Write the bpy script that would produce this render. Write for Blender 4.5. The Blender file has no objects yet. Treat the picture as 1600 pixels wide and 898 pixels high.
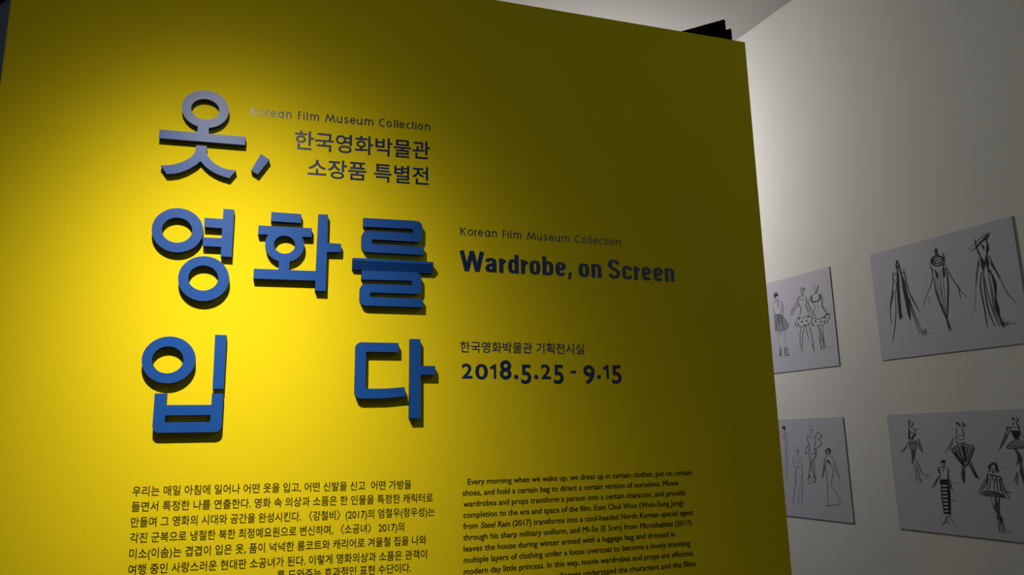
import bpy, bmesh, math, random
from mathutils import Matrix, Vector

SC = bpy.context.scene
COL = SC.collection
D = 2.2514            # distance from the camera to the yellow wall plane (wall plane is y = 0)
random.seed(4)

# ---------------------------------------------------------------- camera
cam_data = bpy.data.cameras.new('camera')
cam_data.sensor_width = 36.0
cam_data.lens = 26.341
cam_data.clip_start = 0.05
camera = bpy.data.objects.new('camera', cam_data)
COL.objects.link(camera)
# rows: camera right / down / forward in world axes
RX = Vector((0.9505321, -0.31005191, -0.01888207))
RD = Vector((0.04390607, 0.1942831, -0.97996242))
RF = Vector((0.30750769, 0.9306567, 0.19828548))
camera.matrix_world = Matrix.Translation((0, -D, 1.5)) @ Matrix((
    (RX.x, -RD.x, -RF.x), (RX.y, -RD.y, -RF.y), (RX.z, -RD.z, -RF.z))).to_4x4()
SC.camera = camera

# ---------------------------------------------------------------- world, lamps, exposure
SC.view_settings.view_transform = 'Standard'
SC.view_settings.look = 'None'
SC.view_settings.gamma = 1.0
SC.view_settings.use_curve_mapping = False
SC.view_settings.exposure = 0.0
world = bpy.data.worlds.new('dim_gallery')
world.use_nodes = True
world.node_tree.nodes['Background'].inputs[0].default_value = (0.90, 0.97, 1.0, 1)
world.node_tree.nodes['Background'].inputs[1].default_value = 0.03
SC.world = world


def lamp(name, kind, loc, aim, energy, color, **kw):
    d = bpy.data.lights.new(name, kind)
    d.energy = energy
    d.color = color
    for k, v in kw.items():
        setattr(d, k, v)
    o = bpy.data.objects.new(name, d)
    COL.objects.link(o)
    o.location = loc
    o.rotation_euler = (Vector(aim) - Vector(loc)).to_track_quat('-Z', 'Y').to_euler()
    return o


# the track spot that lights the title, above and left of the visitor
SPOT_AT, SPOT_AIM = Vector((-0.26, -1.03, 2.97)), Vector((-0.04, 0.0, 1.355))
spot = lamp('track_spot', 'SPOT', SPOT_AT, SPOT_AIM, 222.0, (1.0, 0.88, 0.66),
            spot_size=math.radians(150), spot_blend=0.4, shadow_soft_size=0.012)


def beam_profile(light, axis, s1, b, s2):
    """reflector beam: a bright core and a wide soft spill, by angle off the axis"""
    light.use_nodes = True
    nt = light.node_tree
    em = nt.nodes['Emission']
    geo = nt.nodes.new('ShaderNodeNewGeometry')
    dot = nt.nodes.new('ShaderNodeVectorMath')
    dot.operation = 'DOT_PRODUCT'
    dot.inputs[1].default_value = axis
    nt.links.new(geo.outputs['Incoming'], dot.inputs[0])

    def M(op, a, b_=0.0):
        n = nt.nodes.new('ShaderNodeMath')
        n.operation = op
        for k, v in ((0, a), (1, b_)):
            if isinstance(v, (int, float)):
                n.inputs[k].default_value = v
            else:
                nt.links.new(v, n.inputs[k])
        return n.outputs[0]
    th = M('ARCCOSINE', M('MINIMUM', M('ABSOLUTE', dot.outputs['Value']), 1.0))
    g = [M('EXPONENT', M('MULTIPLY', M('POWER', M('DIVIDE', th, s), 2.0), -1.0)) for s in (s1, s2)]
    nt.links.new(M('ADD', g[0], M('MULTIPLY', g[1], b)), em.inputs['Strength'])


beam_profile(spot.data, (SPOT_AIM - SPOT_AT).normalized(), 0.375, 0.012, 2.0)
# the wall washer hung behind the yellow wall
lamp('wall_washer', 'POINT', (1.836, 2.278, 3.0), (2.67, 2.3, 3.0), 102.0, (0.99, 0.985, 0.93), shadow_soft_size=0.04)
# added unseen fill lamp that lifts the dark right side of the yellow wall
lamp('fill_light', 'POINT', (2.55, -2.5, 3.7), (0, 0, 1), 11.0, (0.85, 1.0, 0.82), shadow_soft_size=0.12)

# ---------------------------------------------------------------- materials


def mat(name, color, rough=0.8, spec=0.3, bump=0.0, scale=400.0, mottle=0.0):
    m = bpy.data.materials.new(name)
    m.use_nodes = True
    nt = m.node_tree
    b = nt.nodes['Principled BSDF']
    b.inputs['Base Color'].default_value = (*color, 1)
    b.inputs['Roughness'].default_value = rough
    b.inputs['Specular IOR Level'].default_value = spec
    tc = nt.nodes.new('ShaderNodeTexCoord')
    if bump:
        n = nt.nodes.new('ShaderNodeTexNoise')
        n.inputs['Scale'].default_value = scale
        n.inputs['Detail'].default_value = 3
        nt.links.new(tc.outputs['Object'], n.inputs['Vector'])
        bp = nt.nodes.new('ShaderNodeBump')
        bp.inputs['Strength'].default_value = bump
        bp.inputs['Distance'].default_value = 0.002
        nt.links.new(n.outputs['Fac'], bp.inputs['Height'])
        nt.links.new(bp.outputs['Normal'], b.inputs['Normal'])
    if mottle:
        n2 = nt.nodes.new('ShaderNodeTexNoise')
        n2.inputs['Scale'].default_value = 2.5
        n2.inputs['Detail'].default_value = 4
        nt.links.new(tc.outputs['Object'], n2.inputs['Vector'])
        mx = nt.nodes.new('ShaderNodeMix')
        mx.data_type = 'RGBA'
        mx.inputs[6].default_value = (*[c * (1 - mottle) for c in color], 1)
        mx.inputs[7].default_value = (*[min(1, c * (1 + mottle)) for c in color], 1)
        nt.links.new(n2.outputs['Fac'], mx.inputs[0])
        nt.links.new(mx.outputs[2], b.inputs['Base Color'])
    return m


M_YELLOW = mat('yellow_paint', (0.84, 0.69, 0.008), 0.75, 0.10, 0.25, 260, 0.03)
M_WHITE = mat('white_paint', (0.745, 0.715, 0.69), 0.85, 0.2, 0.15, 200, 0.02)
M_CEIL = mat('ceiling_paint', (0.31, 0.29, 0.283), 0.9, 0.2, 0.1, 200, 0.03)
M_GREYBLUE = mat('grey_blue_paint', (0.42, 0.52, 0.68), 0.9, 0.2, 0.1, 200, 0.02)
M_FLOOR = mat('dark_floor', (0.10, 0.09, 0.08), 0.6, 0.3, 0.05, 60, 0.1)
M_BLACK = mat('black_paint', (0.004, 0.004, 0.004), 0.9, 0.05)
M_BLUE = mat('blue_acrylic', (0.010, 0.085, 0.42), 0.38, 0.36, 0.05, 900)
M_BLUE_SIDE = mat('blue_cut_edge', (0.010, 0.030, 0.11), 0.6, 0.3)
M_VINYL = mat('navy_vinyl', (0.005, 0.026, 0.13), 0.33, 0.8)
M_INKY = mat('black_vinyl', (0.010, 0.012, 0.006), 0.6, 0.3)
M_PAPER = mat('lavender_white_paper', (0.53, 0.50, 0.585), 0.75, 0.3, 0.05, 300, 0.015)
M_BOARD = mat('shadow_brown_board_edge', (0.16, 0.10, 0.075), 0.9, 0.1)  # brown puts the shadow line along the boards into the edge colour
M_INK = {'k': mat('black_ink', (0.022, 0.022, 0.026), 0.7, 0.2),
         'K': None,
         'g': mat('grey_ink', (0.17, 0.165, 0.19), 0.7, 0.2),
         'd': mat('dark_grey_wash', (0.09, 0.09, 0.10), 0.7, 0.2),
         'w': mat('pale_grey_wash', (0.27, 0.265, 0.30), 0.7, 0.2)}
M_INK['K'] = M_INK['k']
INK_ORDER = ['k', 'g', 'd', 'w']

# ---------------------------------------------------------------- helpers


def link(name, mesh, parent=None):
    o = bpy.data.objects.new(name, mesh)
    COL.objects.link(o)
    if parent:
        o.parent = parent
    return o


def thing(name, label, cat, loc=(0, 0, 0), rot=0.0, group=None):
    o = bpy.data.objects.new(name, None)
    COL.objects.link(o)
    o.empty_display_size = 0.05
    o.location = loc
    o.rotation_euler = (0, 0, rot)
    o['label'] = label
    o['category'] = cat
    if group:
        o['group'] = group
    return o


def mesh_from(name, verts, faces, mats, idx=None):
    me = bpy.data.meshes.new(name)
    me.from_pydata(verts, [], faces)
    for m in mats:
        me.materials.append(m)
    if idx:
        for p, i in zip(me.polygons, idx):
            p.material_index = i
    me.update()
    return me


def box_mesh(name, x0, x1, y0, y1, z0, z1, m, bevel=0.0):
    bm = bmesh.new()
    bmesh.ops.create_cube(bm, size=1.0)
    for v in bm.verts:
        v.co = Vector(((x0 + x1) / 2 + v.co.x * (x1 - x0), (y0 + y1) / 2 + v.co.y * (y1 - y0),
                       (z0 + z1) / 2 + v.co.z * (z1 - z0)))
    if bevel:
        bmesh.ops.bevel(bm, geom=bm.edges[:], offset=bevel, segments=2, affect='EDGES')
    me = bpy.data.meshes.new(name)
    bm.to_mesh(me)
    bm.free()
    for mm in (m if isinstance(m, (list, tuple)) else [m]):
        me.materials.append(mm)
    return me


def structure(name, me, label=None, loc=(0, 0, 0), rot=0.0):
    o = link(name, me)
    o.location = loc
    o.rotation_euler = (0, 0, rot)
    o['kind'] = 'structure'
    if label:
        o['label'] = label
    return o


# ---------------------------------------------------------------- the room
WROT = math.radians(-84.16323)               # direction of the white wall
WW = Vector((0.10169466, -0.99481566, 0))
WN = Vector((0.99481566, 0.10169466, 0))
CAM0 = Vector((0, -D, 0))
CEIL = 3.87

structure('wall_front', box_mesh('wall_front', -0.731, 1.7207, 0.0, 0.12, 0.0, 3.0, M_YELLOW, 0.0015),
          'yellow painted free-standing title wall carrying the raised blue letters')
structure('wall_right', box_mesh('wall_right', -5.2, 3.2, 0.0, 0.15, 0.0, CEIL, M_WHITE),
          'white gallery wall behind the yellow wall hung with fashion sketches', CAM0 + WN * 3.0, WROT)
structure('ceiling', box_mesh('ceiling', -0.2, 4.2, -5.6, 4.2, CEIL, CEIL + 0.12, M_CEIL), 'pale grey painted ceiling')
structure('floor', box_mesh('floor', -4.2, 4.2, -5.6, 5.2, -0.1, 0.0, M_FLOOR), 'dark gallery floor')
# dim grey-blue wall and the black band over it, past the left edge of the yellow wall
LROT = math.radians(129.27)
structure('wall_left', box_mesh('wall_left', 0.0, 3.6, -0.12, 0.0, 0.0, 3.27, M_GREYBLUE),
          'dim grey-blue wall past the left edge of the yellow wall', (-0.9014, 0.7685, 0), LROT)
structure('trim_1', box_mesh('trim_1', 0.0, 3.6, -0.14, 0.02, 3.27, CEIL, M_BLACK),
          'black band above the grey-blue wall', (-0.9014, 0.7685, 0), LROT)

# black panel that looks over the top edge of the yellow wall
bp = thing('black_partition', 'black partition panel peeking over the right end of the yellow wall', 'partition',
           (1.8524, 0.30, 0), math.radians(133.03))
link('panel', box_mesh('panel', 0.0, 0.92, -0.015, 0.0, 0.0, 3.295, M_BLACK, 0.002), bp)
link('end_post', box_mesh('end_post', -0.0235, -0.0005, -0.013, -0.001, 0.0, 3.243, M_BLACK, 0.001), bp)

# ---------------------------------------------------------------- raised letters
T = 0.02
E = 0.00002


def ell(cx, cz, rx, rz, n=72):
    return [(cx + rx * math.cos(2 * math.pi * i / n), cz + rz * math.sin(2 * math.pi * i / n)) for i in range(n)]


def ring_arc(cx, cz, rx, rz, a0, a1, n=64):
    return [(cx + rx * math.cos(math.radians(a0 + (a1 - a0) * i / n)), cz + rz * math.sin(math.radians(a0 + (a1 - a0) * i / n)))
            for i in range(n + 1)]


def rnd(pts, radii, n=7):
    """polygon with rounded corners; radii per corner (0 = sharp)"""
    out = []
    k = len(pts)
    for i, (p, r) in enumerate(zip(pts, radii)):
        if not r:
            out.append(p)
            continue
        a = Vector(pts[i - 1]) - Vector(p)
        b = Vector(pts[(i + 1) % k]) - Vector(p)
        a.normalize()
        b.normalize()
        p0, p1 = Vector(p) + a * r, Vector(p) + b * r
        c = Vector(p)
        for j in range(n + 1):
            t = j / n
            q = p0 * (1 - t) ** 2 + c * 2 * t * (1 - t) * 0.86 + p1 * t ** 2 + (p0 + p1) * (t * (1 - t) * 0.14)
            out.append((q.x, q.y))
    return out


def slab(bm, loops, y0=-T, y1=-0.0002):
    """extrude a 2D outline (first loop) with holes (further loops) between y0 and y1 into bm"""
    cu = bpy.data.curves.new('outline', 'CURVE')
    cu.dimensions = '2D'
    cu.fill_mode = 'BOTH'
    for lp in loops:
        s = cu.splines.new('POLY')
        s.points.add(len(lp) - 1)
        for pt, (x, z) in zip(s.points, lp):
            pt.co = (x, z, 0, 1)
        s.use_cyclic_u = True
    o = bpy.data.objects.new('outline', cu)
    me = bpy.data.meshes.new_from_object(o)
    tmp = bmesh.new()
    tmp.from_mesh(me)
    bpy.data.objects.remove(o)
    bpy.data.curves.remove(cu)
    bpy.data.meshes.remove(me)
    bmesh.ops.remove_doubles(tmp, verts=tmp.verts, dist=1e-6)
    base = len(bm.verts)
    vs0 = [bm.verts.new((v.co.x, y0, v.co.y)) for v in tmp.verts]
    vs1 = [bm.verts.new((v.co.x, y1, v.co.y)) for v in tmp.verts]
    tmp.verts.index_update()
    for f in tmp.faces:
        i = [v.index for v in f.verts]
        a = bm.faces.new([vs0[j] for j in i])
        b = bm.faces.new([vs1[j] for j in reversed(i)])
        a.normal_update()
        if a.normal.y > 0:
            a.normal_flip()
            b.normal_flip()
        a.material_index = 0
        b.material_index = 1
    for e in tmp.edges:
        if len(e.link_faces) == 1:
            i, j = e.verts[0].index, e.verts[1].index
            f = bm.faces.new((vs0[i], vs0[j], vs1[j], vs1[i]))
            f.material_index = 1
    tmp.free()


def piece(name, parent, *shapes, org=(0, 0)):
    """one part: a list of shapes, each a list of loops in wall coordinates (x, z)"""
    bm = bmesh.new()
    for sh in shapes:
        slab(bm, [[(x - org[0], z - org[1]) for x, z in lp] for lp in sh])
    bmesh.ops.recalc_face_normals(bm, faces=bm.faces[:])
    me = bpy.data.meshes.new(name)
    bm.to_mesh(me)
    bm.free()
    me.materials.append(M_BLUE)
    me.materials.append(M_BLUE_SIDE)
    return link(name, me, parent)


def rect(x0, x1, z0, z1):
    return [(x0, z0), (x1, z0), (x1, z1), (x0, z1)]


def letter(label, org):
    return thing('raised_letter', label, 'letter', (org[0], 0, org[1]), 0, 'raised blue title letters on the yellow wall')


# ot
o1 = (-0.205, 2.26)
t = letter('silvery-blue raised Korean syllable 옷 at the top of the title, ring over bar over two legs', o1)
ring = ring_arc(-0.2025, 2.4695, 0.0645, 0.0585, -106.0, -438.7)
piece('ring_and_bar', t, [[(-0.3208, 2.3920), (-0.2203, 2.3935)] + ring + [(-0.1898, 2.3940), (-0.0872, 2.3955),
                           (-0.0878, 2.3695), (-0.321, 2.3655)],
                          ell(-0.2030, 2.4685, 0.0385, 0.0325)], org=o1)
legs = [(-0.2205, 2.3545), (-0.1925, 2.3550), (-0.192, 2.334), (-0.187, 2.3235), (-0.179, 2.3135), (-0.168, 2.304),
        (-0.156, 2.297), (-0.144, 2.292), (-0.131, 2.2895), (-0.109, 2.2880), (-0.126, 2.2630), (-0.142, 2.2665),
        (-0.158, 2.2715), (-0.172, 2.278), (-0.184, 2.2855), (-0.196, 2.2955), (-0.207, 2.3075), (-0.216, 2.2965),
        (-0.227, 2.2875), (-0.238, 2.279), (-0.250, 2.272), (-0.263, 2.266), (-0.277, 2.262), (-0.293, 2.2600),
        (-0.311, 2.2845), (-0.296, 2.2855), (-0.282, 2.2885), (-0.269, 2.2935), (-0.257, 2.299), (-0.246, 2.3055),
        (-0.236, 2.3135), (-0.229, 2.322), (-0.2235, 2.332), (-0.221, 2.343)]
piece('leg_stroke', t, [legs], org=o1)
o1 = (-0.045, 2.281)
t = letter('small silvery-blue raised comma slanting beside the syllable 옷', o1)
piece('comma', t, [[(-0.042, 2.347), (-0.017, 2.331), (-0.048, 2.2815), (-0.067, 2.293)]], org=o1)
# yeong
o1 = (-0.21, 1.90)
t = letter('blue raised Korean syllable 영 at the left of the second title row, with two rings', o1)
piece('ring', t, [ell(-0.2540, 2.0965, 0.0668, 0.0645), ell(-0.2555, 2.0965, 0.0395, 0.0365)], org=o1)
piece('ring', t, [ell(-0.1775, 1.9605, 0.0668, 0.0645), ell(-0.1790, 1.9620, 0.0392, 0.0362)], org=o1)
piece('forked_stem', t, [[(-0.1075, 2.027), (-0.1075, 2.1685), (-0.137, 2.1685), (-0.137, 2.1380), (-0.1865, 2.1380),
                          (-0.1855, 2.1105), (-0.1375, 2.1105), (-0.1375, 2.0810), (-0.187, 2.0800), (-0.186, 2.0545),
                          (-0.137, 2.0550), (-0.137, 2.027)]], org=o1)
# hwa
o1 = (0.07, 1.94)
t = letter('blue raised Korean syllable 화 in the middle of the second title row', o1)
piece('top_bar', t, [rect(-0.005, 0.0808, 2.1415, 2.1695)], org=o1)
piece('ring_and_stem', t,
      [[(0.0225, 1.9968)] + ring_arc(0.0368, 2.0730, 0.0550, 0.0530, -105.1, -210.6) + [(-0.039, 2.0995), (-0.039, 2.1262),
        (0.1125, 2.1280), (0.1125, 2.1010)] + ring_arc(0.0368, 2.0730, 0.0550, 0.0530, 30.6, -74.2) + [(0.0518, 1.9970), (0.1280, 1.9978),
        (0.1300, 2.1730), (0.1582, 2.1740), (0.1582, 2.0860), (0.1990, 2.0852), (0.1990, 2.0598), (0.1580, 2.0582),
        (0.1575, 1.9390), (0.1275, 1.9390), (0.1275, 1.9690), (-0.0458, 1.9668), (-0.0458, 1.9960)],
       ell(0.0363, 2.0725, 0.0298, 0.0272)], org=o1)
# reul
o1 = (0.35, 1.90)
t = letter('dark blue raised Korean syllable 를 with a sloping middle bar, right end of second row', o1)
r1 = rnd([(0.264, 2.1440), (0.264, 2.1715), (0.4465, 2.1745), (0.4465, 2.1065), (0.2895, 2.1055), (0.2895, 2.0915),
          (0.4510, 2.0920), (0.4505, 2.0655), (0.2600, 2.0650), (0.2600, 2.1315), (0.4160, 2.1330), (0.4160, 2.1470)],
         [0, 0, 0.020, 0.016, 0.005, 0.005, 0, 0, 0.018, 0.018, 0.003, 0.003])
piece('folded_stroke', t, [r1], org=o1)
r2 = [(x - 0.002, z - 0.1650) for x, z in r1]
piece('folded_stroke', t, [r2], org=o1)
ys = [(-0.0002, 2.0095), (-0.0002, 2.0430), (-0.0275, 2.0430), (-0.0275, 2.0355), (-0.0130, 2.0095)]
vv = []
for x in (0.2340, 0.4800):
    vv += [(x - o1[0], y, z - o1[1]) for y, z in ys]
ff = [(0, 1, 2, 3, 4), (9, 8, 7, 6, 5)] + [(i, i + 5, (i + 1) % 5 + 5, (i + 1) % 5) for i in range(5)]
link('sloping_bar', mesh_from('sloping_bar', vv, ff, [M_BLUE, M_BLUE_SIDE], [1, 1, 1, 0, 0, 0, 1]), t)
# ip
o1 = (-0.195, 1.535)
t = letter('bright blue raised Korean syllable 입 at the left of the lowest title row', o1)
piece('ring', t, [ell(-0.2530, 1.7300, 0.0670, 0.0640), ell(-0.2555, 1.7300, 0.0393, 0.0368)], org=o1)
piece('stem', t, [[(-0.1375, 1.6515), (-0.1085, 1.6515), (-0.1090, 1.8015), (-0.1390, 1.8015)]], org=o1)
piece('cup_stroke', t, [rnd([(-0.2815, 1.6390), (-0.2520, 1.6390), (-0.2520, 1.6080), (-0.1380, 1.6080), (-0.1380, 1.6390),
                             (-0.1085, 1.6390), (-0.1085, 1.5345), (-0.2815, 1.5345)], [0, 0, 0, 0, 0, 0, 0.017, 0.017]),
                        rnd(rect(-0.2518, -0.1380, 1.5620, 1.5805), [0.003] * 4)], org=o1)
# da
o1 = (0.365, 1.567)
t = letter('blue raised Korean syllable 다 at the right end of the lowest title row', o1)
piece('open_stroke', t, [rnd([(0.2490, 1.7895), (0.3760, 1.7895), (0.3755, 1.7615), (0.2795, 1.7615), (0.2795, 1.6530),
                              (0.3380, 1.6535), (0.3950, 1.6580), (0.3990, 1.6310), (0.3320, 1.6250), (0.2490, 1.6245)],
                             [0.016, 0, 0, 0, 0, 0.01, 0, 0, 0.01, 0.019])], org=o1)
piece('stem', t, [[(0.4105, 1.5665), (0.4430, 1.5665), (0.4430, 1.6950), (0.4880, 1.6950), (0.4880, 1.7220), (0.4420, 1.7220),
                   (0.4420, 1.8025), (0.4110, 1.8025)]], org=o1)

# ---------------------------------------------------------------- flat lettering: strokes with a flat pen
VY = -0.0007


def ribbon(pts, wx, wz, verts, faces, y=VY, taper=False):
    y -= 0.000005 * (len(faces) % 29) / 1.0 if len(faces) else 0.0
    n = len(pts)
    b0 = len(verts)
    for i, p in enumerate(pts):
        a = pts[max(0, i - 1)]
        b = pts[min(n - 1, i + 1)]
        dx, dz = b[0] - a[0], b[1] - a[1]
        l = math.hypot(dx, dz) or 1
        nx, nz = -dz / l, dx / l
        h = 0.5 * math.hypot(wx * nx, wz * nz)
        if taper:
            h *= 0.45 + 0.55 * math.sin(math.pi * (i + 0.5) / n)
        if 0 < i < n - 1:                      # mitre
            e0 = Vector((p[0] - a[0], p[1] - a[1]))
            e1 = Vector((b[0] - p[0], b[1] - p[1]))
            if e0.length and e1.length:
                c = math.cos(e0.angle(e1, 0) / 2)
                h /= max(c, 0.6)
        verts.append((p[0] + nx * h, y, p[1] + nz * h))
        verts.append((p[0] - nx * h, y, p[1] - nz * h))
    for i in range(n - 1):
        k = b0 + 2 * i
        faces.append((k, k + 1, k + 3, k + 2))


def arc(cx, cy, rx, ry, a0, a1, n=18, p=2.0):
    out = []
    for i in range(n + 1):
        a = math.radians(a0 + (a1 - a0) * i / n)
        c, s = math.cos(a), math.sin(a)
        out.append((cx + rx * math.copysign(abs(c) ** (2 / p), c), cy + ry * math.copysign(abs(s) ** (2 / p), s)))
    return out


def glyph(ch, X, bold):
    """strokes in a 0..1 box, y: 0 baseline, X x-height, 1 cap height"""
    P = 2.9 if bold else 2.0
    h = X / 2
    arch = [(0, 0.5 * X)] + arc(0.5, 0.62 * X, 0.5, 0.38 * X, 170, 0, 14, P) + [(1, 0)]
    if ch == 'K': return [[(0, 0), (0, 1)], [(1, 1), (0.02, 0.42)], [(0.3, 0.58), (1, 0)]]
    if ch == 'o': return [arc(0.5, h, 0.5, h, 0, 360, 28, P)]
    if ch == 'r' and bold: return [[(0, 0), (0, X)], [(0.1, 0.60 * X), (0.5, 0.80 * X), (0.9, 0.89 * X), (1.65, 0.90 * X)]]
    if ch == 'r': return [[(0, 0), (0, X)], [(0, 0.55 * X), (0.12, 0.8 * X), (0.45, 0.98 * X), (1, X)]]
    if ch == 'e': return [[(0, h * 1.02), (1, h * 1.02)], arc(0.5, h, 0.5, h, 2, 325, 26, P)]
    if ch == 'a' and bold: return [[(1, 0), (1, 0.62 * X)] + arc(0.5, 0.68 * X, 0.5, 0.32 * X, 0, 172, 12, P),
                                   [(1, 0.55 * X), (0.6, 0.53 * X), (0.2, 0.45 * X), (0, 0.26 * X), (0.08, 0.06 * X),
                                    (0.35, 0.0), (0.7, 0.06 * X), (1, 0.2 * X)]]
    if ch == 'a': return [arc(0.48, h, 0.48, h, 0, 360, 26, P), [(1, 0), (1, X)]]
    if ch == 'n': return [[(0, 0), (0, X)], arch]
    if ch == 'm': return [[(0, 0), (0, X)]] + [[(o + x * 0.5, y) for x, y in arch] for o in (0, 0.5)]
    if ch == 'u': return [[(1, 0), (1, X)], [(1 - x, X - y) for x, y in arch]]
    if ch == 'F': return [[(0, 0), (0, 1)], [(0, 1), (1, 1)], [(0, 0.5), (0.9, 0.5)]]
    if ch == 'i': return [[(0.5, 0), (0.5, X)], [(0.5, 0.94), (0.5, 1.04)]]
    if ch == 'l': return [[(0.5, 0), (0.5, 1.06)]]
    if ch == 'M': return [[(0, 0), (0.2, 1)], [(0.2, 1), (0.52, 0.05)], [(0.52, 0.05), (0.82, 1)], [(0.82, 1), (1, 0)]]
    if ch == 's': return [[(0.95, 0.9 * X), (0.6, X), (0.2, 0.95 * X), (0.08, 0.76 * X), (0.3, 0.58 * X), (0.7, 0.46 * X),
                           (0.96, 0.27 * X), (0.8, 0.06 * X), (0.4, 0), (0.02, 0.1 * X)]]
    if ch == 'C': return [arc(0.62, 0.5, 0.62, 0.5, 58, 302, 24, P)]
    if ch == 'c': return [arc(0.55, h, 0.55, h, 50 if not bold else 20, 310 if not bold else 340, 22, P)]
    if ch == 't': return [[(0.5, 0), (0.5, 1.0)], [(0, X), (1, X)]]
    if ch == 'W': return [[(0.0, 1.03), (0.245, -0.03)], [(0.245, -0.03), (0.5, 1.03)], [(0.5, 1.03), (0.755, -0.03)], [(0.755, -0.03), (1, 1.03)]]
    if ch == 'd': return [[(1, 0), (1, 1.03)], arc(0.5, h, 0.5, h, 0, 360, 28, P)]
    if ch == 'b': return [[(0, 0), (0, 1.03)], arc(0.5, h, 0.5, h, 0, 360, 28, P)]
    if ch == 'S': return [arc(0.5, 0.76, 0.5, 0.24, 8, 185, 14, 2.3) + [(0.06, 0.66), (0.3, 0.555), (0.7, 0.45), (0.94, 0.34)]
                          + arc(0.5, 0.25, 0.5, 0.25, 15, -172, 14, 2.3)]
    if ch == ',': return [[(0.9, 0.16), (0.55, -0.02), (0.0, -0.17)]]
    return []


def pen_line(items, base, cap, X, wx, wz, mp, org, bold=False):
    """items: (char, x0, x1); mp maps x to (x, z shift)"""
    verts, faces = [], []
    for ch, x0, x1 in items:
        xr = (X * cap - wz) / (cap - wz)
        for st in glyph(ch, xr, bold):
            pts = []
            fx, fz = wx, wz
            if bold and ch in 'W':
                fx = wx * 1.02
            for gx, gy in st:
                x = x0 + wx / 2 + gx * (x1 - x0 - wx)
                if x1 - x0 < wx * 1.6 and ch in 'il':
                    x = (x0 + x1) / 2
                cx = 0 < gy <= xr or gy > 0
                z = wz / 2 + gy * (cap - wz)
                straight = (gy == 0 or gy == 1) and ch in 'KnmurlFiMtaW'
                if gy == 0 and ch in 'KnmurliMtaFdb' and len(st) <= 3 or (gy == 0 and ch in 'nmua' and gx in (0, 1, 0.5)):
                    z = 0
                if ch == 'W':
                    z = cap * (0 if gy < 0 else 1)
                if gy == xr and len(st) == 2 and st[0][0] == st[1][0]:
                    z = X * cap
                if gy == 1 and len(st) == 2 and ch in 'KF' and st[0][0] == st[1][0]:
                    z = cap
                X_, dz = mp(x)
                pts.append((X_ - org[0], base + z + dz - org[1]))
            ribbon(pts, fx, fz, verts, faces)
    return verts, faces


def flat_text(body, italic=None, bold=0.0):
    """outline text as a flat mesh in font units: verts [(x, y)], faces"""
    def conv(s):
        cu = bpy.data.curves.new('text', 'FONT')
        cu.body = s
        cu.resolution_u = 3
        cu.offset = bold
        o = bpy.data.objects.new('text', cu)
        me = bpy.data.meshes.new_from_object(o)
        v = [(p.co.x, p.co.y) for p in me.vertices]
        f = [tuple(p.vertices) for p in me.polygons]
        bpy.data.objects.remove(o)
        bpy.data.curves.remove(cu)
        bpy.data.meshes.remove(me)
        return v, f
    v, f = conv(body)
    if italic:
        i = body.index(italic)
        xa = max(p[0] for p in conv(body[:i].rstrip())[0]) + 0.05
        xb = max(p[0] for p in conv(body[:i + len(italic)])[0]) + 0.02
        v = [(x + y * 0.2, y) if xa < x < xb else (x, y) for x, y in v]
    return v, f


REFS = {}


def ref_box(ch, bold=0.0):
    if (ch, bold) in REFS:
        return REFS[(ch, bold)]
    v, _ = flat_text(ch, None, bold)
    REFS[(ch, bold)] = min(p[0] for p in v), max(p[0] for p in v), min(p[1] for p in v), max(p[1] for p in v)
    return REFS[(ch, bold)]


def lay_text(body, x0, x1, zl, zr, h, ref, org, italic=None, bold=0.0, dup=0.0):
    """fit body between x0 and x1; bottom of the reference glyph runs from zl to zr, the glyph is h tall"""
    v, f = flat_text(body, italic, bold)
    rb = ref_box(ref, bold)
    a, b = min(p[0] for p in v), max(p[0] for p in v)
    s = h / (rb[3] - rb[2])
    out = []
    for x, y in v:
        t_ = (x - a) / (b - a)
        out.append((x0 + (x1 - x0) * t_ - org[0], VY, zl + (zr - zl) * t_ + (y - rb[2]) * s - org[1]))
    if dup:
        n = len(out)
        d = dup * (x1 - x0) / (b - a)
        f = f + [tuple(i + n for i in q) for q in f]
        out = [(x - d, y, z) for x, y, z in out] + [(x + d, y - 0.00004, z) for x, y, z in out]
    return out, f


def face_front(me):
    me.update()
    bm = bmesh.new()
    bm.from_mesh(me)
    bm.normal_update()
    for f in bm.faces:
        if f.normal.y > 0:
            f.normal_flip()
    bm.to_mesh(me)
    bm.free()


def lettering(name, label, v, f, m, org):
    me = mesh_from(name, v, f, [m])
    face_front(me)
    o = link(name, me)
    o.location = (org[0], 0, org[1])
    o['label'] = label
    o['category'] = 'lettering'
    return o


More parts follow.
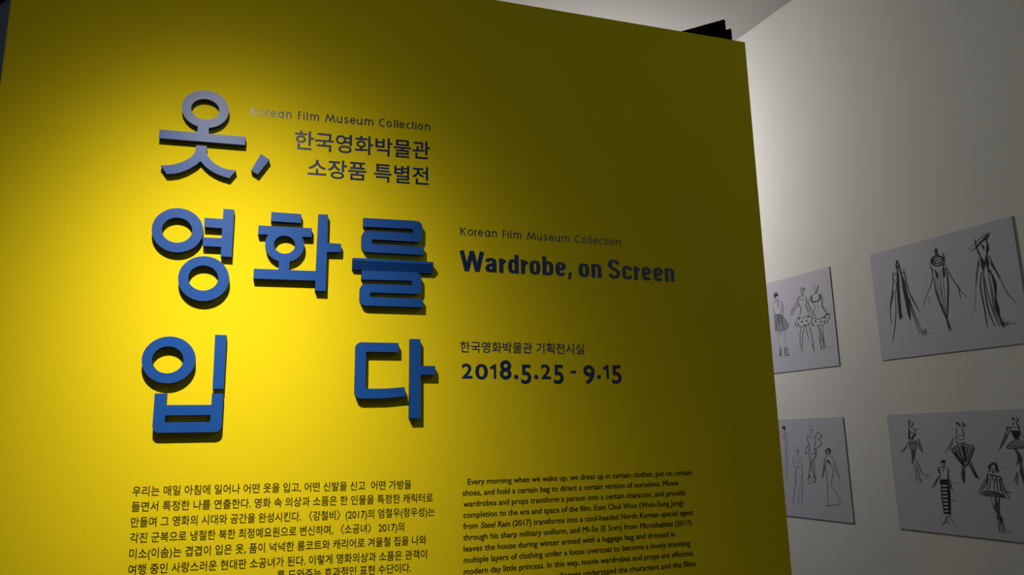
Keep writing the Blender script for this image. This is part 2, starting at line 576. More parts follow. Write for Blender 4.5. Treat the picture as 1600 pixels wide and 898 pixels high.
KG =  [('K', 0.5728, 0.5918), ('o', 0.5968, 0.6154), ('r', 0.6199, 0.6292), ('e', 0.6317, 0.6487), ('a', 0.6543, 0.6727), ('n', 0.6796, 0.6956), ('F', 0.7152, 0.7268), ('i', 0.7314, 0.7355), ('l', 0.7407, 0.7453), ('m', 0.752, 0.7798), ('M', 0.7981, 0.8301), ('u', 0.8349, 0.8516), ('s', 0.8574, 0.8721), ('e', 0.8766, 0.8948), ('u', 0.8988, 0.9158), ('m', 0.9231, 0.9513), ('C', 0.9702, 0.9908), ('o', 0.9949, 1.0115), ('l', 1.0187, 1.0234), ('l', 1.0278, 1.0323), ('e', 1.0364, 1.054), ('c', 1.0596, 1.0736), ('t', 1.0764, 1.086), ('i', 1.0893, 1.0939), ('o', 1.0987, 1.1151), ('n', 1.1222, 1.1398)]
WG =  [('W', 0.5697, 0.652), ('a', 0.6545, 0.6928), ('r', 0.7012, 0.7257), ('d', 0.7316, 0.7684), ('r', 0.7756, 0.8014), ('o', 0.8053, 0.8436), ('b', 0.8505, 0.8892), ('e', 0.8964, 0.9346), (',', 0.9401, 0.9552), ('o', 0.9795, 1.0182), ('n', 1.0259, 1.0631), ('S', 1.0881, 1.1327), ('c', 1.1401, 1.1775), ('r', 1.1846, 1.209), ('e', 1.2147, 1.2523), ('e', 1.259, 1.297), ('n', 1.3043, 1.3413)]
DG =  [('2', 0.5752, 0.6093, 1.686, 1.7326), ('0', 0.6175, 0.6593, 1.6828, 1.7325), ('1', 0.6644, 0.6864, 1.6859, 1.7313), ('8', 0.6976, 0.7369, 1.6833, 1.7451), ('.', 0.7442, 0.7598, 1.685, 1.6994), ('5', 0.768, 0.8031, 1.67, 1.7319), ('.', 0.811, 0.8269, 1.6851, 1.7), ('2', 0.8355, 0.8692, 1.6859, 1.7334), ('5', 0.8788, 0.9134, 1.6705, 1.7325), ('-', 0.9373, 0.9569, 1.7053, 1.7129), ('9', 0.9822, 1.0232, 1.6691, 1.7331), ('.', 1.029, 1.0458, 1.6868, 1.7014), ('1', 1.0513, 1.0736, 1.6873, 1.7332), ('5', 1.0838, 1.1197, 1.6714, 1.7336)]
og = (0.573, 2.143)
v, f = pen_line(KG, 2.1435, 0.0268, 0.78, 0.0036, 0.0033, lambda x: (x, 0.0), og)
lettering('subtitle_lettering', 'thin navy English line Korean Film Museum Collection above Wardrobe, on Screen', v, f, M_VINYL, og)
og = (-0.078, 2.474)
k = (0.4737 + 0.0785) / (1.1398 - 0.5728)
v, f = pen_line([(c, -0.0785 + (a - 0.5728) * k, -0.0785 + (b - 0.5728) * k) for c, a, b in KG], 2.4738, 0.0270, 0.78, 0.0038, 0.0035,
                lambda x: (x, 0.0135 * (x + 0.0785) / 0.552), og)
lettering('subtitle_lettering', 'silver to navy English line Korean Film Museum Collection at the top beside the syllable 옷', v, f, M_VINYL, og)
og = (0.57, 2.026)
t = thing('title_lettering', 'bold navy English title Wardrobe, on Screen', 'lettering', (og[0], 0, og[1]))
for g_ in WG:
    if g_[0] == ',':
        v = [(x - og[0], VY, z - og[1]) for x, z in ((0.9401, 2.0160), (0.9492, 2.0160), (0.9560, 2.0395), (0.9435, 2.0395))]
        f = [(0, 1, 2, 3)]
        me = mesh_from('printed_comma', v, f, [M_VINYL])
        face_front(me)
        link('printed_comma', me, t)
        continue
    v, f = pen_line([g_], 2.0262, 0.0665, 0.715, 0.0146, 0.0098, lambda x: (x, 0.0), og, True)
    me = mesh_from('printed_letter', v, f, [M_VINYL])
    face_front(me)
    link('printed_letter', me, t)


og = (0.055, 2.38)
v, f = lay_text('한국영화박물관', 0.0530, 0.4735, 2.3800, 2.3885, 0.0610, '한', og, bold=0.014)
lettering('korean_lettering', 'navy Korean line 한국영화박물관 below the topmost English line', v, f, M_VINYL, og)
og = (0.096, 2.3)
v, f = lay_text('소장품 특별전', 0.0945, 0.4690, 2.2955, 2.3015, 0.0600, '한', og, bold=0.014)
lettering('korean_lettering', 'navy Korean line 소장품 특별전, right of the raised comma', v, f, M_VINYL, og)
og = (0.571, 1.768)
v, f = lay_text('한국영화박물관 기획전시실', 0.5705, 0.9879, 1.7672, 1.7682, 0.0345, '한', og, bold=0.008)
lettering('korean_lettering', 'small navy Korean line 한국영화박물관 기획전시실 above the dates', v, f, M_VINYL, og)

og = (0.575, 1.686)
t = thing('date_lettering', 'bold navy dates 2018.5.25 - 9.15 in old-style figures', 'lettering', (og[0], 0, og[1]))


def figure(V_, F_):
    me = mesh_from('printed_figure', V_, F_, [M_VINYL])
    face_front(me)
    link('printed_figure', me, t)


for ch, x0, x1, z0, z1 in DG:
    V_, F_ = [], []
    if ch == '1':
        xs = x1 - 0.0085
        b0 = len(V_)
        V_ += [(x - og[0], VY, z - og[1]) for x, z in ((xs, z0), (x1 - 0.0003, z0), (x1 - 0.0003, z1), (xs + 0.0015, z1),
                                                      (x0, z1 - 0.0100), (x0 + 0.0035, z1 - 0.0160), (xs, z1 - 0.0130))]
        F_.append(tuple(range(b0, b0 + 7)))
        figure(V_, F_)
        continue
    vv, ff = flat_text(ch, None, 0.022)
    bx = (min(p[0] for p in vv), max(p[0] for p in vv), min(p[1] for p in vv), max(p[1] for p in vv))
    b0 = len(V_)
    if ch == '.':
        c, r = ((x0 + x1) / 2, (z0 + z1) / 2), 0.0073
        V_ += [(c[0] + r * math.cos(i * math.pi / 8) - og[0], VY, c[1] + r * math.sin(i * math.pi / 8) - og[1]) for i in range(16)]
        F_.append(tuple(range(b0, b0 + 16)))
        figure(V_, F_)
        continue
    V_ += [(x0 + (x - bx[0]) / (bx[1] - bx[0]) * (x1 - x0) - og[0], VY, z0 + (y - bx[2]) / (bx[3] - bx[2]) * (z1 - z0) - og[1]) for x, y in vv]
    F_ += [tuple(b0 + i for i in q) for q in ff]
    figure(V_, F_)


def paragraph(name, label, lines, org):
    t = thing(name, label, 'lettering', (org[0], 0, org[1]))
    for (body, x0, x1, zl, zr, h, ref, it, bd) in lines:
        v, f = lay_text(body, x0, x1, zl, zr, h, ref, org, it, 0.0, bd)
        me = mesh_from('text_line', v, f, [M_INKY])
        face_front(me)
        link('text_line', me, t)


KO = [('우리는 매일 아침에 일어나 어떤 옷을 입고, 어떤 신발을 신고  어떤 가방을', -0.320, 0.4205),
      ('들면서 특정한 나를 연출한다. 영화 속 의상과 소품은 한 인물을 특정한 캐릭터로', -0.319, 0.4850),
      ('만들며 그 영화의 시대와 공간을 완성시킨다. 〈강철비〉(2017)의 엄철우(정우성)는', -0.3175, 0.4905),
      ('각진 군복으로 냉철한 북한 최정예요원으로 변신하며, 〈소공녀〉 2017)의', -0.3165, 0.4000),
      ('미소(이솜)는 겹겹이 입은 옷, 품이 넉넉한 롱코트와 캐리어로 겨울철 집을 나와', -0.3155, 0.4660),
      ('여행 중인 사랑스러운 현대판 소공녀가 된다. 이렇게 영화의상과 소품은 관객이', -0.3150, 0.4675),
      ('를 도와주는 효과적인 표현 수단이다.', 0.0535, 0.4215)]
paragraph('korean_paragraph', 'black Korean paragraph at the bottom of the bright part of the yellow wall',
          [(b, x0, x1, 1.3722 - 0.0393 * i, 1.3722 - 0.0393 * i - 0.0095 * (x1 - x0) / 0.8, 0.0250, '한', None, 0.009)
           for i, (b, x0, x1) in enumerate(KO)], (-0.32, 1.13))
EN = [('Every morning when we wake up, we dress up in certain clothes, put on certain', 0.592, 1.359, None),
      ('shoes, and hold a certain bag to direct a certain version of ourselves. Movie', 0.576, 1.307, None),
      ('wardrobes and props transform a person into a certain character, and provide', 0.578, 1.331, None),
      ('completion to the era and space of the film. Eom Chul-Woo (Woo-Sung Jung)', 0.578, 1.321, None),
      ('from Steel Rain (2017) transforms into a cool-headed North Korean special agent', 0.577, 1.356, 'Steel Rain'),
      ('through his sharp military uniform, and Mi-So (E Som) from Microhabitat (2017)', 0.577, 1.346, 'Microhabitat'),
      ('leaves the house during winter armed with a luggage bag and dressed in', 0.578, 1.284, None),
      ('multiple layers of clothing under a loose overcoat to become a lovely traveling', 0.578, 1.337, None),
      ('modern day little princess. In this way, movie wardrobes and props are effective', 0.578, 1.346, None),
      ('audiences understand the characters and the films', 0.853, 1.353, None)]
paragraph('english_paragraph', 'black English paragraph at the bottom of the shaded part of the yellow wall',
          [(b, x0, x1, 1.3690 - 0.03185 * i, 1.3690 - 0.03185 * i + 0.004, 0.0168, 'E', it, 0.017)
           for i, (b, x0, x1, it) in enumerate(EN)], (0.576, 1.08))

# ---------------------------------------------------------------- sketch boards on the white wall
BT = 0.0018
BOARDS = {1: (-2.490, 1.827, 0.680, 0.506, 'upper right white board with three sketched gowned figures, one in a tilted hat'),
          2: (-3.424, 1.827, 0.685, 0.504, 'upper board at the yellow wall edge, three sketched figures, two in dotted puff skirts'),
          3: (-3.435, 1.076, 0.683, 0.501, 'lower board at the yellow wall edge with faint sketched figures in long gowns'),
          4: (-2.500, 1.076, 0.683, 0.502, 'lower right white board with five sketched figures, one in a striped skirt')}
INKW = 0.0026
SKETCHES = [
 (1, 'slim figure in long open coat with two black bands', [
  ('k',3,[287,896,272,854,277,801]),
  ('k',3,[290,893,302,836,305,790]),
  ('k',3,[285,885,299,854,281,835,301,811]),
  ('k',5,[280,801,264,662,255,482,249,349]),
  ('k',3,[285,771,269,604,261,436,267,357]),
  ('k',3,[274,796,254,607,240,395]),
  ('k',5,[306,801,326,672,338,535,347,334]),
  ('k',4,[309,777,327,593,351,433]),
  ('k',3,[310,653,326,493,333,369]),
  ('k',1.6,[265,787,238,760,227,783]),
  ('k',1.6,[227,795,219,716,195,607,155,465,148,319]),
  ('k',1.2,[221,750,248,665]),
  ('k',1.8,[217,625,183,540,154,454]),
  ('k',1.5,[231,634,213,444,186,313,139,157]),
  ('k',2,[310,783,342,759]),
  ('k',2,[341,807,349,746,360,643,378,550,446,384]),
  ('k',2,[349,746,363,620,373,562]),
  ('k',1.6,[341,647,371,418,425,192]),
  ('k',1.6,[362,531,392,393,449,194]),
  ('k',1.6,[384,549,442,396]),
  ('g',2,[438,201,459,219,466,186,484,227,482,173,448,189,500,203]),
  ('g',2,[507,184,519,188]),
  ('g',1.6,[530,183,556,185]),
 ]),
 (1, 'figure with a dark round collar and narrow draped gown', [
  ('k',2,[666,843,671,896,687,909,692,864,700,840]),
  ('k',2,[678,905,682,850]),
  ('k',3,[738,786,728,765,705,752,676,752,649,765,631,786,626,811,637,833,660,845,689,845,716,832,734,811,738,786]),
  ('k',2.5,[729,798,720,784,703,776,680,777,658,786,643,801,639,818,647,833,666,841,689,840,710,830,725,815,729,798]),
  ('k',3,[631,802,669,826,715,826]),
  ('k',3,[635,790,677,802,731,812]),
  ('k',3,[644,774,686,778,733,789]),
  ('k',2.5,[659,757,700,761,731,772]),
  ('k',1.2,[614,767,617,668,575,579,483,433]),
  ('k',1.4,[624,754,616,658,583,589]),
  ('g',1.2,[547,508,560,417]),
  ('k',3.5,[644,728,660,681,660,638]),
  ('k',4,[725,732,724,646]),
  ('k',1.4,[741,858,741,804,726,742]),
  ('k',2.2,[633,654,627,569,641,470,674,379,699,280]),
  ('g',1.4,[653,629,650,532,679,378]),
  ('g',1.4,[682,634,675,528,689,408]),
 ]),
 (1, 'right side and trailing sleeve of the narrow gown', [
  ('k',3,[751,726,750,585,722,403,698,283]),
  ('k',2.6,[731,762,731,651]),
  ('g',1.6,[691,723,680,583,688,409,703,283]),
  ('g',1.4,[714,702,705,500,704,344]),
  ('k',2.6,[632,545,655,415,695,284,724,178]),
  ('k',2,[695,284,698,237,706,182]),
  ('k',1.4,[759,724,793,623,843,520,895,442]),
  ('k',1.6,[839,544,842,444]),
  ('k',1.2,[768,675,833,538]),
  ('g',1.3,[622,834,602,742]),
  ('k',1.4,[744,851,748,821,748,742]),
 ]),
 (1, 'figure in wide tilted hat with long sweeping gown', [
  ('k',7,[1048,838,1094,873,1163,912]),
  ('k',1.3,[969,828,1054,883,1142,926,1187,923]),
  ('k',1.3,[984,807,1080,859,1159,890]),
  ('k',1.6,[1015,817,1107,887,1147,922]),
  ('k',3,[1084,846,1096,826,1100,800]),
  ('k',2.4,[1036,905,1043,828,1063,748,1098,685]),
  ('k',4,[1133,880,1132,800,1113,736,1111,645,1118,610]),
  ('k',1.6,[1122,780,1089,685]),
  ('k',5,[1062,736,1074,676,1071,626]),
  ('k',1.8,[1056,715,1017,632,988,511]),
  ('k',1.4,[1041,736,1024,653,1000,578]),
  ('g',1,[984,489,968,401,941,314]),
  ('k',2,[1132,743,1161,635,1195,532]),
  ('k',2,[1129,687,1168,611,1196,538]),
  ('k',1,[1195,532,1237,408,1293,320]),
  ('k',2,[1286,323,1296,318]),
  ('k',2,[1057,623,1027,504,1032,345,1036,160]),
  ('k',2,[1070,620,1058,475,1065,294,1099,162]),
  ('k',1.4,[1071,563,1081,403,1108,243,1135,151]),
  ('g',3,[1110,612,1110,443,1114,286,1155,154]),
  ('k',4,[1124,614,1147,503,1136,360,1146,237,1173,145]),
  ('k',1.6,[1142,583,1149,480,1128,328,1154,181]),
  ('g',4,[1111,510,1116,375,1116,264]),
  ('k',3,[909,263,914,260]),
  ('g',1.8,[1174,211,1184,166,1203,185,1196,159,1223,176,1242,157,1264,165,1292,163]),
 ]),
 (2, 'figure with black hair and grey pleated skirt', [
  ('K',0,[564,850,581,878,612,881,636,854,633,827,613,840,597,836,588,812,572,826]),
  ('k',1.2,[589,820,599,802,618,801,630,827]),
  ('k',1.4,[607,803,613,789]),
  ('k',1.3,[621,790,574,784,545,758]),
  ('k',1.3,[620,787,678,763,687,689,671,648]),
  ('k',2,[613,785,623,745,604,712]),
  ('k',1.2,[666,726,647,635]),
  ('k',1.2,[541,725,558,649,602,635,651,633]),
  ('w',0,[552,639,660,622,737,484,689,453,542,459]),
  ('k',1.6,[552,639,653,625]),
  ('k',1.4,[552,639,549,545,543,468]),
  ('k',1.6,[660,622,710,543,737,484,684,454,542,459]),
  ('k',1.4,[593,627,558,466]),
  ('k',1.4,[645,619,672,472]),
  ('d',5,[613,629,608,525]),
  ('d',4,[652,618,647,547]),
  ('g',1.3,[603,526,603,460]),
  ('g',1.2,[687,689,686,590,778,495]),
  ('g',1.2,[579,452,570,343]),
  ('g',1.2,[681,460,683,285]),
  ('g',2.4,[613,458,614,403]),
  ('g',1.2,[647,453,649,409]),
  ('k',2.5,[592,274,584,188,610,177]),
  ('k',1.6,[610,272,599,186]),
  ('k',2.6,[666,271,661,182,721,173]),
  ('k',2.4,[683,264,705,180]),
  ('g',2,[759,199,771,199]),
  ('g',2,[788,198,802,197]),
  ('g',2,[819,197,831,197]),
 ]),
 (2, 'figure in plain bodice with dotted puff skirt and hand on knee', [
  ('k',3,[963,848,985,859,1014,843,1009,823]),
  ('k',2,[968,836,978,827,988,834,998,826]),
  ('k',1.2,[965,842,970,803,987,793,1006,827]),
  ('k',1.2,[980,796,975,775,932,772]),
  ('k',1.2,[991,794,994,772,1031,757]),
  ('k',1.4,[942,771,948,743,986,729,1021,735]),
  ('k',1.8,[928,773,914,695,944,647,921,575]),
  ('k',1.8,[1031,760,1033,706,1017,666,1047,555]),
  ('k',1.5,[913,773,876,701,801,627,797,595]),
  ('k',1.3,[914,695,847,641,803,583]),
  ('k',1.3,[1032,706,1081,613,1145,509]),
  ('k',1.3,[1018,656,1088,559,1135,500]),
  ('g',1.2,[960,692,973,685]),
  ('k',1.8,[902,570,868,525,842,491,895,456,979,455,1058,480,1079,519,1046,550,990,543,947,539,902,568]),
  ('k',1.5,[826,499,842,491,846,469]),
  ('d',0,[898,483,893,475,883,472,873,477,870,487,875,495,886,497,895,492]),
  ('d',0,[954,501,949,493,939,491,929,496,926,505,931,513,942,515,951,510]),
  ('d',0,[1019,502,1014,494,1004,492,995,497,992,506,997,514,1007,516,1016,511]),
  ('d',0,[986,461,981,453,971,451,962,456,959,465,964,473,974,475,983,470]),
  ('d',0,[917,542,912,534,901,532,892,537,889,546,894,554,904,556,914,551]),
  ('d',0,[1047,540,1042,532,1032,530,1023,535,1020,544,1025,552,1035,554,1045,549]),
  ('k',1.3,[937,456,896,376,882,224]),
  ('k',1.6,[977,444,932,361,902,180]),
  ('k',1.5,[992,448,993,384,1015,308]),
  ('k',1.5,[1028,463,1054,345,1065,172]),
  ('k',2,[1042,252,1071,197]),
 ]),
 (2, 'figure in black edged bandeau with dotted puff skirt', [
  ('k',1.5,[1156,853,1155,811]),
  ('k',2.6,[1208,843,1187,800,1166,765]),
  ('k',1.4,[1160,800,1160,763]),
  ('k',1.3,[1156,769,1113,755,1084,740,1053,660,1104,578]),
  ('k',1.3,[1176,765,1231,734,1243,659]),
  ('k',3.5,[1100,755,1103,720,1105,688,1172,684,1212,689]),
  ('k',3.5,[1226,745,1215,689]),
  ('k',2.6,[1206,746,1200,693]),
  ('k',1.2,[1117,681,1129,616,1093,548]),
  ('g',1.2,[1217,674,1240,597]),
  ('g',1.2,[1178,681,1166,568]),
  ('k',1.5,[1248,710,1231,630,1287,554]),
  ('k',1.5,[1216,633,1273,546]),
  ('k',1.8,[1076,519,1110,516,1154,497,1228,506,1285,538,1315,513,1281,457,1205,432,1139,429,1063,448]),
  ('k',2.6,[1161,496,1228,504,1284,536]),
  ('d',0,[1092,454,1087,446,1077,444,1068,449,1066,458,1071,466,1080,468,1089,463]),
  ('d',0,[1136,477,1131,469,1121,467,1112,472,1109,481,1114,489,1124,491,1133,486]),
  ('d',0,[1207,463,1202,455,1192,453,1184,458,1181,467,1186,475,1195,477,1204,472]),
  ('d',0,[1251,460,1246,452,1237,450,1228,455,1225,463,1230,471,1240,473,1248,468]),
  ('d',0,[1269,495,1264,487,1254,485,1246,490,1243,499,1248,506,1257,508,1266,504]),
  ('d',0,[1302,523,1297,516,1288,514,1279,519,1277,527,1282,535,1291,537,1300,532]),
  ('d',0,[1162,434,1159,428,1152,427,1146,430,1144,436,1147,442,1154,443,1160,440]),
  ('k',1.4,[1152,430,1163,310,1159,177]),
  ('k',1.8,[1171,422,1193,285,1196,178]),
  ('k',1.5,[1211,426,1206,284,1220,190]),
  ('k',1.2,[1140,333,1173,185]),
  ('k',1.8,[1226,189,1245,189]),
  ('k',1.8,[1268,193,1286,194]),
 ]),
 (3, 'half hidden figure with black hair at the left edge', [
  ('k',6,[540,921,569,915,572,888]),
  ('k',1.5,[565,879,584,860,549,819,569,777]),
  ('g',1.4,[595,854,602,795,576,699,565,510]),
  ('g',1.4,[567,795,558,664,563,640]),
  ('g',1.2,[557,616,536,356]),
 ]),
 (3, 'faint figure in long column gown', [
  ('g',1.3,[752,677,746,661,734,649,719,645,705,649,696,660,694,676,700,692,712,704,727,708,741,704,750,692,752,677]),
  ('k',2.4,[718,688,742,665,729,647]),
  ('g',1.2,[691,629,729,624,768,607,766,561]),
  ('g',1.2,[654,605,656,559,659,512]),
  ('g',1.6,[676,582,716,585,748,560,719,546,672,553]),
  ('g',1.3,[659,512,714,507,780,526]),
  ('k',2.5,[774,528,782,515]),
  ('k',1.3,[715,513,676,454,667,361,634,255,600,132]),
  ('k',1.2,[768,514,761,376,723,140]),
  ('k',1.4,[735,421,735,393]),
  ('g',1.2,[733,375,675,134,749,135]),
  ('k',1.4,[591,128,625,129]),
 ]),
 (3, 'figure in short dress with one huge puff sleeve', [
  ('g',1.3,[977,901,972,889,961,880,946,877,933,880,924,890,922,903,927,915,939,924,953,927,966,924,975,914,977,901]),
  ('k',2,[932,886,941,884]),
  ('k',2,[951,886,960,883]),
  ('k',1.2,[946,874,942,842]),
  ('k',1.2,[942,840,888,821,880,781,898,755]),
  ('k',1.2,[896,821,971,809,1030,848]),
  ('k',1.8,[999,848,1038,857,1071,836,1061,802,1034,789,1009,803]),
  ('k',1.5,[1037,791,1060,740,1004,706,964,689]),
  ('k',1.2,[986,803,979,746,953,689]),
  ('k',1.2,[900,758,895,689,869,643]),
  ('k',1.3,[898,752,848,689,839,642,865,660]),
  ('k',1.3,[868,637,958,649,974,689]),
  ('k',2.6,[957,695,974,687]),
  ('k',1.4,[872,631,888,563,867,471,840,379]),
  ('k',1.4,[902,626,903,540,887,449]),
  ('k',2,[989,689,970,621,908,552]),
  ('k',1.3,[941,575,936,473,927,405]),
  ('k',1.3,[903,540,918,450,900,371]),
  ('g',1.3,[880,381,874,360,864,345,853,339,843,344,837,359,836,379,842,400,852,415,863,421,873,416,879,401,880,381]),
  ('k',2.2,[896,363,939,367,938,417,932,442]),
  ('k',2.6,[862,437,861,403]),
 ]),
 (3, 'figure with black bob in long flared gown', [
  ('k',4.5,[1113,636,1115,673,1135,692,1157,690,1163,668,1157,639]),
  ('k',1,[1129,667,1135,632,1149,665]),
  ('k',1.2,[1129,623,1095,611,1075,566,1057,488,1025,409]),
  ('k',1.2,[1090,567,1068,488,1036,415]),
  ('k',1.2,[1148,623,1189,602,1210,547,1251,428]),
  ('k',1.2,[1176,557,1203,492,1237,428]),
  ('d',4,[1107,586,1131,567,1148,535]),
  ('g',3,[1119,589,1161,557]),
  ('k',1.1,[1098,578,1087,456,1090,345,1067,147]),
  ('k',1.1,[1160,546,1174,458,1137,353,1194,263,1244,178]),
  ('k',1.4,[1048,137,1122,147,1238,173]),
  ('k',2.4,[1051,137,1078,146]),
  ('k',2.4,[1025,411,1039,403]),
  ('k',2.4,[1241,428,1251,416]),
 ]),
 (4, 'figure in draped top and tight grey skirt', [
  ('k',2,[218,932,235,944,222,907,238,898]),
  ('k',2.4,[254,931,260,912,249,894]),
  ('k',1.5,[243,900,247,882,280,862,311,872]),
  ('k',2,[220,891,202,783]),
  ('k',1.5,[229,851,254,828,282,867]),
  ('k',2.6,[283,831,232,776]),
  ('k',2.6,[265,823,226,782]),
  ('k',2.6,[220,863,212,776]),
  ('w',0,[207,770,274,770,274,708,256,687,204,696]),
  ('k',1.2,[207,770,200,727,204,696,256,687,275,712,274,770]),
  ('d',0,[213,687,260,687,239,604,207,593]),
  ('k',3,[210,597,218,573]),
  ('k',1.4,[206,754,272,756]),
  ('k',1.4,[204,739,274,739]),
  ('k',1.3,[198,758,166,714,101,666]),
  ('k',1.2,[178,721,131,670]),
  ('k',1.4,[284,788,296,727,319,672,372,652]),
  ('k',1.8,[301,788,311,727,328,676]),
  ('k',1.3,[219,579,237,506,231,414]),
  ('k',1.3,[242,591,262,482,279,408]),
  ('k',1.3,[258,604,286,507,318,470]),
  ('k',1.2,[257,446,272,408]),
  ('k',2,[326,466,346,473,360,466]),
 ]),
 (4, 'figure in black and white striped long skirt', [
  ('k',6,[488,586,507,596,522,585]),
  ('k',1.4,[493,575,497,549]),
  ('k',1.4,[520,578,510,549]),
  ('k',1.8,[447,536,468,542,534,544,551,527]),
  ('k',1.4,[463,536,463,442]),
  ('k',1.8,[503,537,501,511]),
  ('k',2.4,[548,527,529,447]),
  ('k',2.2,[453,530,461,489]),
  ('k',1.4,[463,477,427,440,362,364]),
  ('k',1.3,[442,453,389,365]),
  ('k',1.4,[549,468,552,399,560,365,582,337]),
  ('k',1.3,[531,433,555,370]),
  ('k',8,[459,431,538,434]),
  ('k',4.6,[461,409,536,410]),
  ('k',4.6,[460,379,533,380]),
  ('k',4.6,[459,349,530,350]),
  ('k',4.6,[458,319,528,321]),
  ('k',4.6,[457,289,525,291]),
  ('k',4.6,[457,259,522,261]),
  ('k',4.6,[456,230,519,232]),
  ('k',4.6,[455,200,517,202]),
  ('k',4.6,[454,170,514,173]),
  ('k',3,[522,432,518,316,501,159]),
  ('k',1.8,[463,442,455,312,458,167]),
  ('k',1.8,[540,445,529,294,511,148]),
  ('k',1.3,[478,151,457,98,422,68]),
  ('k',1.1,[490,147,481,83]),
  ('k',1.2,[503,148,528,98,556,76]),
  ('k',1.2,[465,127,469,93]),
  ('g',1.4,[564,418,610,420]),
  ('g',1.4,[526,278,553,274,589,280]),
  ('k',1.6,[552,76,567,73]),
 ]),
 (4, 'figure with hair buns in a wide hatched kite skirt', [
  ('k',3,[665,900,687,913,699,892]),
  ('k',3,[720,912,745,895,733,877]),
  ('k',2,[679,888,732,891]),
  ('k',1.4,[669,871,662,808]),
  ('k',1.4,[711,873,725,842,723,780]),
  ('k',1.4,[651,801,685,773,728,780]),
  ('k',1.2,[642,794,697,808,734,800]),
  ('k',1.3,[649,787,665,742,742,756]),
  ('k',2.4,[658,745,740,738]),
  ('k',1.4,[634,794,604,745,538,667]),
  ('k',1.2,[619,745,580,686]),
  ('w',0,[612,692,663,731,740,737,800,717,762,635,698,558]),
  ('k',2.4,[663,731,606,696,618,658,698,558,762,635,800,715,739,734]),
  ('k',1.6,[662,724,679,634,699,565]),
  ('k',2.6,[694,731,718,593]),
  ('k',1.6,[752,717,688,593]),
  ('k',1.6,[782,704,720,607]),
  ('k',3.5,[625,675,693,572]),
  ('k',5,[710,717,712,600]),
  ('k',1.6,[629,703,693,620]),
  ('d',4,[677,565,671,496,669,427]),
  ('k',2,[695,565,677,425]),
  ('k',3,[733,593,766,512,788,466]),
  ('k',2,[751,610,786,499,807,456]),
 ]),
 (4, 'figure with dark wavy hair in a striped smock dress', [
  ('d',5,[903,523,910,567,941,587,966,569,968,516]),
  ('k',3,[906,543,921,573,947,584]),
  ('k',3,[959,571,964,532]),
  ('k',1.2,[926,554,929,508,951,551]),
  ('k',3,[879,503,933,491,990,483]),
  ('k',1.8,[912,490,932,455,961,489]),
  ('k',1.5,[878,496,862,435,800,352]),
  ('k',1.4,[786,358,804,339,838,370]),
  ('k',1.2,[859,462,789,358]),
  ('k',1.3,[903,477,880,370]),
  ('k',1.3,[928,451,915,365]),
  ('k',1.6,[952,465,945,367]),
  ('k',1.8,[980,480,971,372]),
  ('k',1.3,[884,489,858,362]),
  ('k',2.6,[813,346,859,366,942,360,996,341]),
  ('k',2.6,[819,336,868,333,937,331,993,324]),
  ('d',5,[835,346,926,349,990,334]),
  ('k',1.8,[990,480,998,402,1034,324]),
  ('k',1.3,[966,466,998,327]),
  ('k',1.8,[991,326,1035,324]),
  ('k',2,[1005,372,1059,366]),
  ('d',7,[920,326,922,254,924,189,946,133]),
  ('k',2.6,[953,324,933,229,945,137]),
  ('g',1.1,[881,324,888,278,895,230]),
  ('k',1.6,[913,124,917,57]),
  ('k',1.6,[930,128,944,56]),
  ('k',1.6,[948,129,967,58]),
  ('k',1.8,[911,126,957,128]),
  ('g',1.6,[1001,556,1016,553,1036,556]),
  ('g',1.6,[979,64,1019,67]),
 ]),
 (4, 'figure in black bodice and short sheer skirt', [
  ('k',2,[1142,927,1155,940,1160,913]),
  ('k',2,[1177,939,1190,923,1175,905]),
  ('k',1.2,[1148,907,1148,881]),
  ('k',1.2,[1175,906,1172,880]),
  ('k',2,[1110,829,1091,856,1111,870,1122,842]),
  ('k',2,[1180,887,1187,863,1186,841]),
  ('k',1.3,[1126,867,1182,866]),
  ('K',0,[1116,841,1191,840,1193,819,1173,772,1141,770,1130,803]),
  ('w',0,[1140,767,1101,744,1071,707,1128,703,1194,705,1240,708,1225,754,1176,772]),
  ('k',1.6,[1140,767,1101,744,1071,707,1128,703,1194,705,1240,708]),
  ('k',1.6,[1098,724,1170,715,1223,723]),
  ('d',5,[1139,702,1158,640,1160,550]),
  ('d',4,[1165,614,1158,537,1166,416]),
  ('k',2,[1128,705,1149,646,1160,601]),
  ('k',1.4,[1149,646,1132,588,1116,579]),
  ('k',1.3,[1121,523,1091,455]),
  ('k',1.3,[1125,511,1109,446,1120,421]),
  ('k',1.4,[1093,843,1051,770,1001,684]),
  ('k',1.4,[1104,829,1064,764,1022,711]),
  ('k',2,[1071,816,1084,803]),
  ('k',2,[1058,790,1070,777]),
  ('k',2,[1040,760,1052,749]),
  ('k',1.6,[1192,815,1213,789]),
 ]),
]


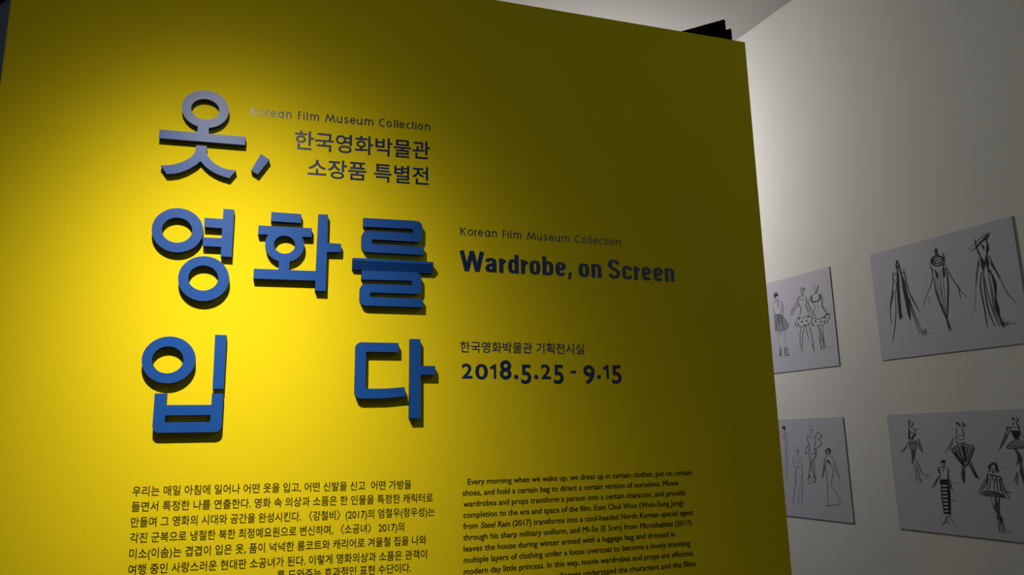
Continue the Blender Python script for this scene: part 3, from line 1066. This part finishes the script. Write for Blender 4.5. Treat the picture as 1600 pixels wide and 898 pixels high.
def smooth(p, n=5):
    if len(p) < 3:
        return p
    out = []
    q = [p[0]] + p + [p[-1]]
    for i in range(1, len(q) - 2):
        a, b, c, d = q[i - 1], q[i], q[i + 1], q[i + 2]
        for j in range(n):
            t_ = j / n
            out.append(tuple(0.5 * (2 * b[k] + (c[k] - a[k]) * t_ + (2 * a[k] - 5 * b[k] + 4 * c[k] - d[k]) * t_ ** 2
                                    + (3 * b[k] - a[k] - 3 * c[k] + d[k]) * t_ ** 3) for k in (0, 1)))
    out.append(p[-1])
    return out


boards = {}
for n_, (s0, z0, w, h, lab) in BOARDS.items():
    pos = CAM0 + WN * 3.0 + WW * s0
    t = thing('sketch_board', lab, 'picture', (pos.x, pos.y, z0), WROT, 'fashion sketch boards on the white wall')
    link('backing_board', box_mesh('backing_board', 0, w, -BT, -0.0003, 0, h, M_BOARD), t)
    link('paper_sheet', box_mesh('paper_sheet', 0.0, w, -BT - 0.0012, -BT - 0.0001, 0.0, h, M_PAPER), t)
    boards[n_] = t
LAY = {'w': 0.00128, 'g': 0.00134, 'd': 0.00140, 'k': 0.00146}
for n_, lab, strokes in SKETCHES:
    V_, F_, I_ = [], [], []
    for tone, wd, flat in strokes:
        pts = [(flat[i] / 2000, flat[i + 1] / 2000) for i in range(0, len(flat), 2)]
        pts = [(min(max(x, 0.001), BOARDS[n_][2] - 0.001), z) for x, z in pts]
        key = 'k' if tone == 'K' else tone
        y = -BT - LAY[key]
        nf = len(F_)
        if wd == 0:
            b0 = len(V_)
            V_ += [(x, y, z) for x, z in pts]
            F_.append(tuple(range(b0, b0 + len(pts))))
        else:
            line = smooth(pts)
            if wd >= 3.5 and key in 'kd':        # broad brush marks are made of several streaks
                for off in (-0.36, 0.0, 0.34):
                    o_ = off * wd * 0.0026
                    st = [(x + o_ * (0.7 + 0.6 * math.sin(i * 0.9 + off * 9)), z + o_ * 0.5) for i, (x, z) in enumerate(line)]
                    ribbon(st, wd * INKW * 0.50, wd * INKW * 0.34, V_, F_, y, True)
            else:
                ribbon(line, wd * INKW, wd * INKW * 0.62, V_, F_, y, True)
        I_ += [INK_ORDER.index(key)] * (len(F_) - nf)
    me = mesh_from('figure_sketch', V_, F_, [M_INK[q] for q in INK_ORDER], I_)
    face_front(me)
    o = link('figure_sketch', me, boards[n_])
    o['label'] = 'ink sketch of a ' + lab
